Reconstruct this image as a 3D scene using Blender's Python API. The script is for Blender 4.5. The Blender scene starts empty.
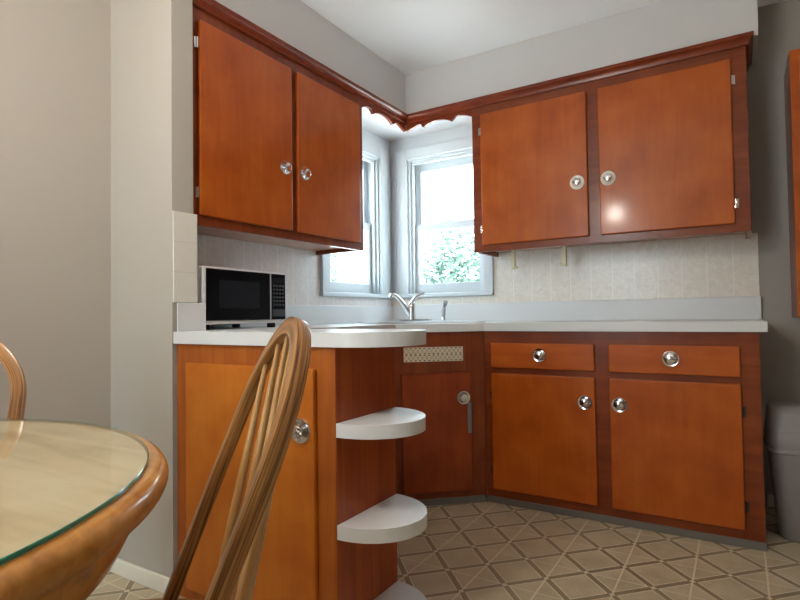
import bpy, bmesh, math, random
from mathutils import Vector, Matrix
PI = math.pi
sc = bpy.context.scene
COL = sc.collection
random.seed(7)

# ------------------------------------------------------------------ materials
def new_mat(name):
    m = bpy.data.materials.new(name); m.use_nodes = True
    nt = m.node_tree; b = nt.nodes['Principled BSDF']
    return m, nt, b
def nd(nt, t, **kw):
    n = nt.nodes.new(t)
    for k, v in kw.items(): setattr(n, k, v)
    return n
def plain(name, col, rough=.5, metal=0., coat=0., spec=.5, bump=0., bscale=200.):
    m, nt, b = new_mat(name)
    b.inputs['Base Color'].default_value = (*col, 1)
    b.inputs['Roughness'].default_value = rough
    b.inputs['Metallic'].default_value = metal
    b.inputs['Coat Weight'].default_value = coat
    b.inputs['Specular IOR Level'].default_value = spec
    if bump:
        tc = nd(nt, 'ShaderNodeTexCoord'); no = nd(nt, 'ShaderNodeTexNoise'); no.inputs['Scale'].default_value = bscale
        bp = nd(nt, 'ShaderNodeBump'); bp.inputs['Strength'].default_value = bump; bp.inputs['Distance'].default_value = .002
        nt.links.new(tc.outputs['Object'], no.inputs['Vector']); nt.links.new(no.outputs['Fac'], bp.inputs['Height'])
        nt.links.new(bp.outputs['Normal'], b.inputs['Normal'])
    return m
def wood(name, dark, mid, light, grain='Z', fine=60., stretch=.06, rough=.3, coat=.35, coat_rough=.12, blotch=.5, bump=.04, contrast=(.3, .7), tilt=0., coord='Object'):
    m, nt, b = new_mat(name); L = nt.links.new
    tc = nd(nt, 'ShaderNodeTexCoord'); mp = nd(nt, 'ShaderNodeMapping')
    s = {'X': (stretch, 1, 1), 'Y': (1, stretch, 1), 'Z': (1, 1, stretch)}[grain]
    mp.inputs['Scale'].default_value = s; mp.inputs['Rotation'].default_value = (tilt, 0, 0)
    L(tc.outputs[coord], mp.inputs['Vector'])
    n1 = nd(nt, 'ShaderNodeTexNoise'); n1.inputs['Scale'].default_value = fine; n1.inputs['Detail'].default_value = 6; n1.inputs['Distortion'].default_value = .6
    L(mp.outputs['Vector'], n1.inputs['Vector'])
    n2 = nd(nt, 'ShaderNodeTexNoise'); n2.inputs['Scale'].default_value = 6.5; n2.inputs['Detail'].default_value = 3
    L(tc.outputs[coord], n2.inputs['Vector'])
    mx = nd(nt, 'ShaderNodeMix'); mx.data_type = 'FLOAT'; mx.inputs[0].default_value = blotch
    L(n1.outputs['Fac'], mx.inputs[2]); L(n2.outputs['Fac'], mx.inputs[3])
    cr = nd(nt, 'ShaderNodeValToRGB'); e = cr.color_ramp.elements
    e[0].position = contrast[0]; e[0].color = (*dark, 1); e[1].position = contrast[1]; e[1].color = (*light, 1)
    k = e.new((contrast[0]+contrast[1])/2); k.color = (*mid, 1)
    L(mx.outputs[0], cr.inputs['Fac']); L(cr.outputs['Color'], b.inputs['Base Color'])
    bp = nd(nt, 'ShaderNodeBump'); bp.inputs['Strength'].default_value = bump; bp.inputs['Distance'].default_value = .002
    L(n1.outputs['Fac'], bp.inputs['Height']); L(bp.outputs['Normal'], b.inputs['Normal'])
    b.inputs['Roughness'].default_value = rough
    b.inputs['Specular IOR Level'].default_value = .22; b.inputs['Coat Weight'].default_value = coat; b.inputs['Coat Roughness'].default_value = coat_rough
    return m
def tile(name, axis, w, h, tc_col, tc_col2, joint, off=(0, 0), jw=.02, rough=.25, jr=1.):
    m, nt, b = new_mat(name); L = nt.links.new
    g = nd(nt, 'ShaderNodeNewGeometry'); sp = nd(nt, 'ShaderNodeSeparateXYZ'); L(g.outputs['Position'], sp.inputs[0])
    u = sp.outputs[{'X': 0, 'Y': 1}[axis]]
    def fr(src, o, s):
        a = nd(nt, 'ShaderNodeMath', operation='SUBTRACT'); L(src, a.inputs[0]); a.inputs[1].default_value = o
        d = nd(nt, 'ShaderNodeMath', operation='DIVIDE'); L(a.outputs[0], d.inputs[0]); d.inputs[1].default_value = s
        f = nd(nt, 'ShaderNodeMath', operation='FRACT'); L(d.outputs[0], f.inputs[0])
        i = nd(nt, 'ShaderNodeMath', operation='SUBTRACT'); i.inputs[0].default_value = 1; L(f.outputs[0], i.inputs[1])
        mn = nd(nt, 'ShaderNodeMath', operation='MINIMUM'); L(f.outputs[0], mn.inputs[0]); L(i.outputs[0], mn.inputs[1])
        return mn.outputs[0]
    fu = fr(u, off[0], w); fv = fr(sp.outputs[2], off[1], h)
    lu = nd(nt, 'ShaderNodeMath', operation='LESS_THAN'); L(fu, lu.inputs[0]); lu.inputs[1].default_value = jw
    lv = nd(nt, 'ShaderNodeMath', operation='LESS_THAN'); L(fv, lv.inputs[0]); lv.inputs[1].default_value = jw*.7
    lv2 = nd(nt, 'ShaderNodeMath', operation='MULTIPLY'); L(lv.outputs[0], lv2.inputs[0]); lv2.inputs[1].default_value = jr
    jm = nd(nt, 'ShaderNodeMath', operation='MAXIMUM'); L(lu.outputs[0], jm.inputs[0]); L(lv2.outputs[0], jm.inputs[1])
    no = nd(nt, 'ShaderNodeTexNoise'); no.inputs['Scale'].default_value = 34; no.inputs['Detail'].default_value = 5; no.inputs['Distortion'].default_value = 1.2
    L(g.outputs['Position'], no.inputs['Vector'])
    cr = nd(nt, 'ShaderNodeValToRGB'); e = cr.color_ramp.elements
    e[0].position = .35; e[0].color = (*tc_col, 1); e[1].position = .68; e[1].color = (*tc_col2, 1)
    L(no.outputs['Fac'], cr.inputs['Fac'])
    mx = nd(nt, 'ShaderNodeMix'); mx.data_type = 'RGBA'
    L(jm.outputs[0], mx.inputs[0]); L(cr.outputs['Color'], mx.inputs[6]); mx.inputs[7].default_value = (*joint, 1)
    L(mx.outputs[2], b.inputs['Base Color']); b.inputs['Roughness'].default_value = rough
    bp = nd(nt, 'ShaderNodeBump'); bp.inputs['Strength'].default_value = .25; bp.inputs['Distance'].default_value = .002; bp.invert = True
    L(jm.outputs[0], bp.inputs['Height']); L(bp.outputs['Normal'], b.inputs['Normal'])
    return m
def floor_mat():
    m, nt, b = new_mat('vinyl_floor'); L = nt.links.new
    g = nd(nt, 'ShaderNodeNewGeometry'); sp = nd(nt, 'ShaderNodeSeparateXYZ'); L(g.outputs['Position'], sp.inputs[0])
    def M(op, a, c=None):
        n = nd(nt, 'ShaderNodeMath', operation=op)
        for i, v in enumerate((a, c)):
            if v is None: continue
            if isinstance(v, (int, float)): n.inputs[i].default_value = v
            else: L(v, n.inputs[i])
        return n.outputs[0]
    a = M('DIVIDE', M('SUBTRACT', sp.outputs[0], 1.001), .2257)
    c = M('DIVIDE', M('ADD', sp.outputs[1], 1.027), .2360)
    p = M('ADD', a, c); q = M('SUBTRACT', a, c)
    fp = M('FRACT', p); fq = M('FRACT', q)
    ep = M('MINIMUM', fp, M('SUBTRACT', 1., fp)); eq = M('MINIMUM', fq, M('SUBTRACT', 1., fq))
    e = M('MINIMUM', ep, eq); big = M('MAXIMUM', ep, eq)
    band = M('LESS_THAN', e, .07)
    line = M('MULTIPLY', M('LESS_THAN', e, .088), M('GREATER_THAN', e, .062))
    dA = M('ABSOLUTE', M('SUBTRACT', M('ADD', fp, fq), 1.)); dB = M('ABSOLUTE', M('SUBTRACT', fp, fq))
    parity = M('ABSOLUTE', M('MODULO', M('ADD', M('FLOOR', p), M('FLOOR', q)), 2.))
    odd = M('GREATER_THAN', parity, .5)
    xA = M('LESS_THAN', dA, .028); xB = M('LESS_THAN', dB, .016)
    xl = M('MULTIPLY', odd, M('MAXIMUM', xA, xB))
    star = M('LESS_THAN', big, .05)
    lines = M('MINIMUM', 1., M('MAXIMUM', M('MAXIMUM', line, xl), star))
    n1 = nd(nt, 'ShaderNodeTexNoise'); n1.inputs['Scale'].default_value = 260; n1.inputs['Detail'].default_value = 3; L(g.outputs['Position'], n1.inputs['Vector'])
    n2 = nd(nt, 'ShaderNodeTexNoise'); n2.inputs['Scale'].default_value = 9; n2.inputs['Detail'].default_value = 4; L(g.outputs['Position'], n2.inputs['Vector'])
    def ramp(src, c0, c1, p0=.35, p1=.65):
        cr = nd(nt, 'ShaderNodeValToRGB'); el = cr.color_ramp.elements
        el[0].position = p0; el[0].color = (*c0, 1); el[1].position = p1; el[1].color = (*c1, 1); L(src, cr.inputs['Fac']); return cr.outputs['Color']
    base = ramp(M('ADD', M('MULTIPLY', n1.outputs['Fac'], .6), M('MULTIPLY', n2.outputs['Fac'], .4)), FLC[0], FLC[1])
    dark = ramp(n1.outputs['Fac'], FLC[2], FLC[3])
    def mix(f, x, y):
        mx = nd(nt, 'ShaderNodeMix'); mx.data_type = 'RGBA'; L(f, mx.inputs[0])
        for i, v in ((6, x), (7, y)):
            if isinstance(v, tuple): mx.inputs[i].default_value = (*v, 1)
            else: L(v, mx.inputs[i])
        return mx.outputs[2]
    col = mix(M('MULTIPLY', lines, .85), mix(band, base, dark), FLC[4])
    L(col, b.inputs['Base Color']); b.inputs['Roughness'].default_value = .42
    return m
def glass_pane(name, tint, ior=1.45):
    m, nt, b = new_mat(name); nt.nodes.remove(b); out = nt.nodes['Material Output']
    t = nd(nt, 'ShaderNodeBsdfTransparent'); t.inputs[0].default_value = (*tint, 1)
    g = nd(nt, 'ShaderNodeBsdfGlossy'); g.inputs['Roughness'].default_value = .01
    f = nd(nt, 'ShaderNodeFresnel'); f.inputs['IOR'].default_value = ior
    mx = nd(nt, 'ShaderNodeMixShader')
    gm = nd(nt, 'ShaderNodeNewGeometry'); sb = nd(nt, 'ShaderNodeMath', operation='SUBTRACT'); sb.inputs[0].default_value = 1
    nt.links.new(gm.outputs['Backfacing'], sb.inputs[1]); ml = nd(nt, 'ShaderNodeMath', operation='MULTIPLY')
    nt.links.new(f.outputs[0], ml.inputs[0]); nt.links.new(sb.outputs[0], ml.inputs[1])
    nt.links.new(ml.outputs[0], mx.inputs[0]); nt.links.new(t.outputs[0], mx.inputs[1]); nt.links.new(g.outputs[0], mx.inputs[2])
    nt.links.new(mx.outputs[0], out.inputs['Surface'])
    return m
def emit(name, col, s):
    m, nt, b = new_mat(name)
    b.inputs['Base Color'].default_value = (.8, .8, .8, 1); b.inputs['Emission Color'].default_value = (*col, 1); b.inputs['Emission Strength'].default_value = s
    return m

FLC = [(.42, .345, .225), (.63, .545, .39), (.19, .145, .08), (.38, .31, .20), (.75, .67, .51)]
LAMP_COL, LAMP_STR = (1., .92, .82), 176.
SKY_COL, SKY_STR = (.74, .92, 1.), 6.9
EXPO = .68

M_wall = plain('wall_paint', (.45, .415, .37), .7, bump=.05)
M_kwall = plain('kitchen_wall_paint', (.36, .335, .305), .7, bump=.05)
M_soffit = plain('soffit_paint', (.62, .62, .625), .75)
M_ceil = plain('ceiling_paint', (.92, .935, .95), .8)
M_white = plain('white_gloss_paint', (.60, .65, .68), .35)
M_lam = plain('white_laminate', (.69, .70, .71), .34)
M_door = wood('door_birch', (.32, .058, .005), (.43, .088, .008), (.51, .125, .013), 'Z', 26., .10, rough=.36, coat=.3, coat_rough=.13, blotch=.66, contrast=(.28, .72))
M_drawer = wood('drawer_birch', (.37, .068, .006), (.46, .096, .009), (.53, .13, .014), 'X', 26., .10, rough=.36, coat=.3, coat_rough=.13, blotch=.55, contrast=(.28, .72))
M_end = wood('end_panel_birch', (.39, .095, .008), (.49, .14, .012), (.56, .19, .02), 'Z', 26., .10, rough=.4, coat=.15, coat_rough=.2, blotch=.7, contrast=(.28, .72))
M_endf = wood('end_frame_fir', (.26, .062, .009), (.36, .092, .012), (.46, .135, .018), 'Z', 40., .05, rough=.4, coat=.15, coat_rough=.2, blotch=.5)
M_frame = wood('frame_red_fir', (.14, .024, .006), (.205, .040, .009), (.27, .058, .013), 'Z', 40., .05, rough=.38, coat=.3, coat_rough=.18, blotch=.5)
M_frame_h = wood('rail_red_fir', (.14, .024, .006), (.205, .040, .009), (.27, .058, .013), 'X', 40., .05, rough=.38, coat=.3, coat_rough=.18, blotch=.5)
M_panel = wood('side_panel_fir', (.22, .034, .008), (.33, .058, .011), (.43, .095, .016), 'Z', 34., .045, rough=.42, coat=.2, coat_rough=.2, blotch=.4)
M_sdoor = wood('sink_door_fir', (.19, .026, .006), (.27, .044, .009), (.34, .066, .013), 'Z', 22., .08, rough=.42, coat=.2, coat_rough=.2, blotch=.6)
M_crown = wood('crown_fir', (.14, .021, .007), (.20, .033, .009), (.26, .050, .013), 'X', 40., .1, rough=.35, coat=.3, coat_rough=.15)
M_under = wood('underside_daylit_wood', (.34, .17, .10), (.45, .25, .16), (.52, .31, .21), 'Y', 30., .1, rough=.3, coat=.3, coat_rough=.2)  # paler wood tone stands in for daylight reflected on the cabinet undersides
M_inside = plain('cabinet_inside', (.42, .24, .14), .6)
M_oak = wood('golden_oak', (.17, .066, .016), (.34, .155, .046), (.44, .22, .075), 'Z', 120., .03, rough=.36, coat=.3, coat_rough=.15, blotch=.2, bump=.12, contrast=(.36, .62))
M_spin = wood('pale_oak', (.36, .175, .055), (.50, .27, .095), (.58, .34, .135), 'X', 160., .03, rough=.36, coat=.3, coat_rough=.15, blotch=.2, bump=.1, coord='UV')
M_seat = wood('oak_seat', (.20, .08, .02), (.36, .17, .05), (.46, .235, .08), 'Y', 90., .04, rough=.36, coat=.3, coat_rough=.15, blotch=.25, bump=.1, contrast=(.34, .64))
M_bow = wood('bent_oak', (.085, .030, .009), (.27, .115, .031), (.40, .19, .058), 'X', 260., .018, rough=.36, coat=.3, coat_rough=.15, blotch=.12, bump=.12, contrast=(.37, .60), coord='UV')
M_oakrim = wood('golden_oak_rim', (.27, .10, .018), (.43, .185, .036), (.54, .27, .07), 'X', 45., .10, rough=.3, coat=.5, coat_rough=.1, blotch=.35)
M_oaktop = wood('pale_oak_top', (.38, .25, .13), (.56, .42, .27), (.66, .53, .37), 'X', 24., .12, rough=.4, coat=.1, blotch=.4, contrast=(.32, .66))
M_chrome = plain('chrome', (.75, .75, .76), .1, 1.)
M_steel = plain('brushed_steel', (.62, .63, .65), .28, 1.)
M_cream = plain('cream_enamel', (.80, .76, .66), .35)
M_bone = plain('yellowed_plastic', (.72, .66, .44), .4)
M_vent = plain('cream_grille', (.72, .63, .47), .45)
M_dark = plain('dark_void', (.02, .012, .008), .8)
M_grey = plain('grey_vinyl_base', (.17, .155, .14), .5)
M_dbronze = plain('dark_bronze', (.06, .035, .025), .4, .6)
M_plate = plain('dull_grey_strip', (.24, .24, .25), .4, .4)
M_mw = plain('microwave_white', (.80, .80, .80), .3)
M_mwg = plain('microwave_black_glass', (.004, .004, .006), .15, spec=.1)
M_mww = plain('microwave_window', (.012, .013, .018), .2, spec=.12)
M_btn = plain('button_grey', (.035, .035, .04), .5)
M_trim = plain('silver_trim', (.5, .5, .52), .3, .7)
M_bin = plain('grey_bin_plastic', (.27, .25, .25), .45)
M_binlid = plain('grey_bin_lid_plastic', (.31, .29, .29), .45)
M_glass = glass_pane('window_glass', (.97, .99, 1.))
M_tglass = glass_pane('table_glass', (.965, .985, .97))
M_tedge, _nt, _b = new_mat('glass_edge'); _b.inputs['Base Color'].default_value = (.02, .22, .17, 1); _b.inputs['Roughness'].default_value = .12
_g = nd(_nt, 'ShaderNodeNewGeometry'); _t = nd(_nt, 'ShaderNodeBsdfTransparent'); _t.inputs[0].default_value = (.75, .93, .86, 1); _m = nd(_nt, 'ShaderNodeMixShader')
_nt.links.new(_g.outputs['Backfacing'], _m.inputs[0]); _nt.links.new(_b.outputs[0], _m.inputs[1]); _nt.links.new(_t.outputs[0], _m.inputs[2]); _nt.links.new(_m.outputs[0], _nt.nodes['Material Output'].inputs['Surface'])
M_leaf = plain('leaf_green', (.10, .165, .13), .6)
M_leaf2 = plain('leaf_yellow_green', (.12, .17, .12), .6)
M_bark = plain('bark', (.16, .10, .06), .8)
M_bounce_ground = plain('pale_bounce_ground', (.66, .65, .62), .9)  # pale instead of grass so the ground bounces daylight onto the ceiling
M_bulb = emit('lamp_globe_glow', LAMP_COL, LAMP_STR)
M_floor = floor_mat()
M_tileB = tile('wall_tile_beige', 'X', .1157, .1157, (.74, .68, .61), (.83, .78, .71), (.86, .83, .78), (.893, 1.339), .022, jr=.3)
M_tileA = tile('wall_tile_lilac', 'Y', .1157, .1157, (.74, .69, .67), (.83, .79, .77), (.88, .86, .84), (-1.009, 1.339), .022, jr=.3)
M_tileS = tile('wall_tile_white', 'Y', 5., .1085, (.72, .70, .64), (.74, .72, .66), (.60, .58, .53), (-4., 1.0135), .012)

# ------------------------------------------------------------------ mesh helpers
def box(bm, x0, x1, y0, y1, z0, z1, bev=0., seg=2):
    vs = [bm.verts.new(p) for p in ((x0,y0,z0),(x1,y0,z0),(x1,y1,z0),(x0,y1,z0),(x0,y0,z1),(x1,y0,z1),(x1,y1,z1),(x0,y1,z1))]
    fs = [bm.faces.new([vs[i] for i in f]) for f in ((0,3,2,1),(4,5,6,7),(0,1,5,4),(1,2,6,5),(2,3,7,6),(3,0,4,7))]
    if bev:
        es = {e for f in fs for e in f.edges}
        bmesh.ops.bevel(bm, geom=list(es), offset=bev, segments=seg, affect='EDGES', profile=.5)
    return bm
def nb(): return bmesh.new()
def BX(*a, **k): return box(nb(), *a, **k)
def prism(bm, pts, z0, z1, bev=0., caps=(True, True)):
    n = len(pts)
    lo = [bm.verts.new((x, y, z0)) for x, y in pts]; hi = [bm.verts.new((x, y, z1)) for x, y in pts]
    fs = []
    if caps[0]: fs.append(bm.faces.new(lo[::-1]))
    if caps[1]: fs.append(bm.faces.new(hi))
    for i in range(n): fs.append(bm.faces.new((lo[i], lo[(i+1)%n], hi[(i+1)%n], hi[i])))
    return bm
def lathe(bm, prof, seg=32, M=None, caps=True):
    """prof: (radius, height) along local z"""
    rings = []
    for r, h in prof:
        if r < 1e-6: rings.append([bm.verts.new((0, 0, h))])
        else: rings.append([bm.verts.new((r*math.cos(2*PI*i/seg), r*math.sin(2*PI*i/seg), h)) for i in range(seg)])
    for a, b in zip(rings, rings[1:]):
        if len(a) == 1 and len(b) == 1: continue
        for i in range(seg):
            j = (i+1) % seg
            if len(a) == 1: bm.faces.new((a[0], b[i], b[j]))
            elif len(b) == 1: bm.faces.new((a[i], a[j], b[0]))
            else: bm.faces.new((a[i], a[j], b[j], b[i]))
    if caps:
        if len(rings[0]) > 1: bm.faces.new(rings[0][::-1])
        if len(rings[-1]) > 1: bm.faces.new(rings[-1])
    if M is not None:
        vs = [v for r in rings for v in r]
        bmesh.ops.transform(bm, matrix=M, verts=vs)
    return bm
def sweep(bm, pts, secs, up=None, closed=False):
    """pts: Vectors; secs: one list of (a,b) per point (a along side, b along normal)"""
    n = len(pts); rings = []
    for i, p in enumerate(pts):
        t = (pts[min(i+1, n-1)] - pts[max(i-1, 0)]).normalized()
        u = Vector(up) if up is not None else Vector((0, 0, 1))
        if abs(t.dot(u.normalized())) > .98 and up is None: u = Vector((1, 0, 0))
        s = t.cross(u).normalized(); nn = s.cross(t).normalized()
        rings.append([bm.verts.new(p + s*a + nn*b) for a, b in secs[i]])
    k = len(rings[0]); uv = bm.loops.layers.uv.verify()
    per = [0.]
    for i in range(k): per.append(per[-1] + (Vector(secs[0][(i+1) % k]) - Vector(secs[0][i])).length)
    d = 0.
    for (A, B), (p, q) in zip(zip(rings, rings[1:]), zip(pts, pts[1:])):
        e = d + (q-p).length
        for i in range(k):
            f = bm.faces.new((A[i], A[(i+1)%k], B[(i+1)%k], B[i]))
            for l, c in zip(f.loops, ((d, per[i]), (d, per[i+1]), (e, per[i+1]), (e, per[i]))): l[uv].uv = c
        d = e
    bm.faces.new(rings[0][::-1]); bm.faces.new(rings[-1])
    return bm
def circ(r, n=12, ry=None):
    ry = r if ry is None else ry
    return [(r*math.cos(2*PI*i/n), ry*math.sin(2*PI*i/n)) for i in range(n)]
def rrect(w, h, c, n=3):
    o = []
    for cx, cy, a0 in ((w-c, h-c, 0), (-w+c, h-c, PI/2), (-w+c, -h+c, PI), (w-c, -h+c, 1.5*PI)):
        for i in range(n+1):
            a = a0 + PI/2*i/n; o.append((cx+c*math.cos(a), cy+c*math.sin(a)))
    return o
def tube(bm, pts, r, n=12):
    pts = [Vector(p) for p in pts]
    rr = r if isinstance(r, (list, tuple)) else [r]*len(pts)
    return sweep(bm, pts, [circ(x, n) for x in rr])

def rootloc(o):
    while o.parent: o = o.parent
    return Vector(o.location)
def obj(name, bm, mat, parent=None, smooth=None, local=False):
    """link the bmesh as one object; vertices are in world space unless local"""
    bmesh.ops.recalc_face_normals(bm, faces=bm.faces)
    me = bpy.data.meshes.new(name)
    if parent is not None and not local:
        bmesh.ops.translate(bm, vec=-rootloc(parent), verts=bm.verts)
    bm.to_mesh(me); bm.free()
    for m in (mat if isinstance(mat, (list, tuple)) else [mat]): me.materials.append(m)
    o = bpy.data.objects.new(name, me); COL.objects.link(o)
    if parent is not None: o.parent = parent
    if smooth is not None:
        for p in me.polygons: p.use_smooth = True
        try: me.set_sharp_from_angle(angle=math.radians(smooth))
        except Exception: pass
    return o
def thing(name, label, cat, loc=(0, 0, 0), rotz=0., group=None):
    o = bpy.data.objects.new(name, None); COL.objects.link(o); o.empty_display_size = .1
    o.location = loc; o.rotation_euler = (0, 0, rotz)
    o['label'] = label; o['category'] = cat
    if group: o['group'] = group
    return o
def tag(o, label, cat, group=None):
    o['label'] = label; o['category'] = cat
    if group: o['group'] = group
    return o
def struct(name, bm, mat, label, cat, smooth=None):
    o = obj(name, bm, mat, smooth=smooth); o['kind'] = 'structure'; o['label'] = label; o['category'] = cat
    return o
def sthing(name, label, cat, loc=(0, 0, 0)):
    o = thing(name, label, cat, loc); o['kind'] = 'structure'; return o

# ------------------------------------------------------------------ measured numbers
UD, XL, XR, ZB, ZT = .332, .780, 2.127, 1.312, 2.187
Y1, Y2 = -1.9335, -.8005
BD, BX1, BX2, TOE = .6097, .948, 2.136, .032
ZC, CT = .911, .0417
SX, SY = .5937, -.9284
PX, PY, PYB = 1.0975, -2.0158, -1.7038
XS, YS, YSB = .380, -2.0247, -1.936
ZCE = 2.464
RX, RY = 3.70, -5.60     # far sides of the room
G = .002

# ------------------------------------------------------------------ the room
struct('floor', BX(-.15, RX+.15, RY-.15, .15, -.12, 0), M_floor, 'beige vinyl floor with a diagonal square pattern', 'floor')
struct('ceiling', BX(-.15, RX+.15, RY-.15, .15, ZCE, ZCE+.12), M_ceil, 'plain white ceiling', 'ceiling')
# left wall with the window opening near the corner
WA = (-.705, -.150, 1.10, 2.035); WB = (.137, .705, 1.10, 2.035); T = .13
b = nb()
box(b, -T, 0, RY, WA[0], 0, ZCE); box(b, -T, 0, WA[1], 0, 0, ZCE)
box(b, -T, 0, WA[0], WA[1], 0, WA[2]); box(b, -T, 0, WA[0], WA[1], WA[3], ZCE)
struct('wall_left', b, M_wall, 'pale warm white wall running from the dining side to the corner window', 'wall')
b = nb()
box(b, -T, WB[0], 0, T, 0, ZCE); box(b, WB[1], RX+.15, 0, T, 0, ZCE)
box(b, WB[0], WB[1], 0, T, 0, WB[2]); box(b, WB[0], WB[1], 0, T, WB[3], ZCE)
struct('wall_back', b, M_kwall, 'taupe grey wall behind the sink and the right hand cabinets', 'wall')
struct('wall_right', BX(RX, RX+.15, RY, 0, 0, ZCE), M_wall, 'plain wall on the right side of the room', 'wall')
b = nb(); WF = (.12, 1.02, .85, 2.15)  # opening added in this unseen wall to let in fill daylight
box(b, -T, WF[0], RY-.15, RY, 0, ZCE); box(b, WF[1], RX+.15, RY-.15, RY, 0, ZCE)
box(b, WF[0], WF[1], RY-.15, RY, 0, WF[2]); box(b, WF[0], WF[1], RY-.15, RY, WF[3], ZCE)
struct('wall_front', b, M_wall, 'wall behind the viewer with an added opening for fill daylight', 'wall')
struct('wall_stub', BX(0, XS, YS, YSB, 0, ZCE), M_wall, 'short cream wall end projecting beside the counter', 'wall')
# soffit over the wall cabinets (L shape), white underside over the window nook
b = nb()
prism(b, [(0, YSB), (0, 0), (2.176, 0), (2.176, -UD+.001), (UD-.001, -UD+.001), (UD-.001, YSB)], ZT, ZCE)
struct('ceiling_soffit', b, M_soffit, 'boxed soffit between the wall cabinets and the ceiling', 'soffit')
# baseboards
def baseboard(name, x0, x1, y0, y1, lab):
    struct(name, BX(x0, x1, y0, y1, 0, .057, bev=.004), M_cream, lab, 'baseboard')
baseboard('baseboard_stub', .014, XS, YS-.014, YS, 'cream baseboard at the foot of the short wall end')
baseboard('baseboard_left', 0, .014, RY, YS-.014, 'cream baseboard along the left dining wall')
baseboard('baseboard_back', 2.16, RX, -.014, 0, 'baseboard along the grey wall behind the bin')
# tile
struct('wall_back_tile', box(BX(.765, 2.158, -.005, 0, 1.02, 1.339), .006, .765, -.005, 0, 1.02, 1.073), M_tileB, 'beige marbled wall tiles under the right wall cabinet', 'tile')
struct('wall_left_tile', box(BX(0, .005, YSB, -.783, 1.02, 1.335), 0, .005, -.783, -.006, 1.02, 1.073), M_tileA, 'pale marbled wall tiles behind the microwave', 'tile')
struct('wall_stub_tile', BX(XS, XS+.007, YS+.001, -1.924, 1.0135, 1.338, bev=.002), M_tileS, 'three white tiles stacked on the end of the short wall', 'tile')

b = nb(); box(b, 0, .779, -.003, 0, 2.02, ZT); box(b, 0, .003, Y2, -.002, 2.02, ZT); box(b, 0, .06, -.003, 0, 1.04, 2.05); box(b, 0, .003, -.06, -.002, 1.04, 2.05)
struct('trim_2', b, M_white, 'white painted wall strip around the corner windows', 'wall trim')
# ------------------------------------------------------------------ windows
def window(name, label, mp, o0, o1, c0, c1, cw0, cw1):
    """mp maps (along, depth outward, z) to world; o0..o1 opening, c0..c1 outer casing edges"""
    z0, z1 = 1.10, 2.035
    root = sthing(name, label, 'window')
    def P(bm):
        for v in bm.verts: v.co = Vector(mp(*v.co))
        return bm
    b = nb()
    box(b, c0, o0+.004, -.018, 0, z0, 2.107, bev=.003); box(b, o1-.004, c1, -.018, 0, z0, 2.107, bev=.003)
    box(b, o0, o1, -.0165, 0, z1-.004, 2.105, bev=.003)
    # raised back band along the outside
    box(b, c0, c0+.016, -.024, -.017, z0, 2.107, bev=.002)
    obj('window_casing', P(b), M_white, root)
    b = nb()
    box(b, o0, o0+.018, 0, .128, z0, z1); box(b, o1-.018, o1, 0, .128, z0, z1); box(b, o0, o1, 0, .128, z1-.018, z1)
    box(b, o0+.018, o0+.034, .018, .044, z0, z1-.018, bev=.002); box(b, o1-.034, o1-.018, .018, .044, z0, z1-.018, bev=.002)
    box(b, o0+.018, o1-.018, .018, .044, z1-.036, z1-.018, bev=.002)
    obj('window_jamb', P(b), M_white, root)
    b = nb(); box(b, c0-.01, c1+.004, -.034, .128, z0-.026, z0, bev=.005); obj('window_sill', P(b), M_white, root)
    i0, i1 = o0+.019, o1-.019
    def sash(y0, y1, za, zb, rb, rt, st):
        b = nb()
        box(b, i0, i0+st, y0, y1, za, zb, bev=.003); box(b, i1-st, i1, y0, y1, za, zb, bev=.003)
        box(b, i0+st-.002, i1-st+.002, y0, y1, za, za+rb, bev=.003); box(b, i0+st-.002, i1-st+.002, y0, y1, zb-rt, zb, bev=.003)
        s = obj('sash', P(b), M_white, root)
        g = nb(); box(g, i0+st-.004, i1-st+.004, (y0+y1)/2-.002, (y0+y1)/2+.002, za+rb-.004, zb-rt+.004); obj('pane', P(g), M_glass, s)
        return s
    sash(.046, .078, z0+.001, 1.582, .068, .050, .045)
    sash(.082, .114, 1.535, z1-.019, .046, .062, .045)
    b = nb(); m = (o0+o1)/2
    box(b, m-.035, m+.035, .05, .072, 1.582, 1.592, bev=.003); box(b, m-.012, m+.03, .052, .066, 1.59, 1.602, bev=.003)
    obj('sash_lock', P(b), M_white, root)
    return root
window('window_1', 'white double hung window left of the corner above the counter', lambda a, d, z: (-d, a, z), WA[1]*-1*-1 if False else WA[0], WA[1], -.780, -.040, 0, 0)
window('window_2', 'white double hung window right of the corner above the faucet', lambda a, d, z: (a, d, z), WB[0], WB[1], .036, .762, 0, 0)

# ------------------------------------------------------------------ knobs and hinges
def knob_bm(r=.031, out=.030, head=.0155):
    b = nb()
    return b
def add_knob(parent, pos, nrm, r=.032, style='chrome'):
    z = Vector(nrm).normalized(); x = Vector((0, 0, 1)).cross(z).normalized(); y = z.cross(x)
    M = Matrix.Translation(Vector(pos)) @ Matrix((x, y, z)).transposed().to_4x4()
    b = nb()
    lathe(b, [(.0001, .004), (.009, .004), (.008, .010), (.012, .013), (.018, .016), (.0205, .0195), (.0195, .0225), (.012, .025), (.0001, .0255)], 28, M, caps=False)
    k = obj('knob', b, M_chrome, parent, smooth=40)
    b = nb()
    lathe(b, [(.0001, 0), (r, 0), (r, .002), (r*.95, .0062), (r*.86, .0065), (r*.70, .0035), (.012, .0035), (.0001, .004)], 32, M, caps=False)
    bp = obj('backplate', b, M_cream if style == 'cream' else M_chrome, k, smooth=40)
    if style == 'cream': bp['label'] = 'white round backplate'
    return k
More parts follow.
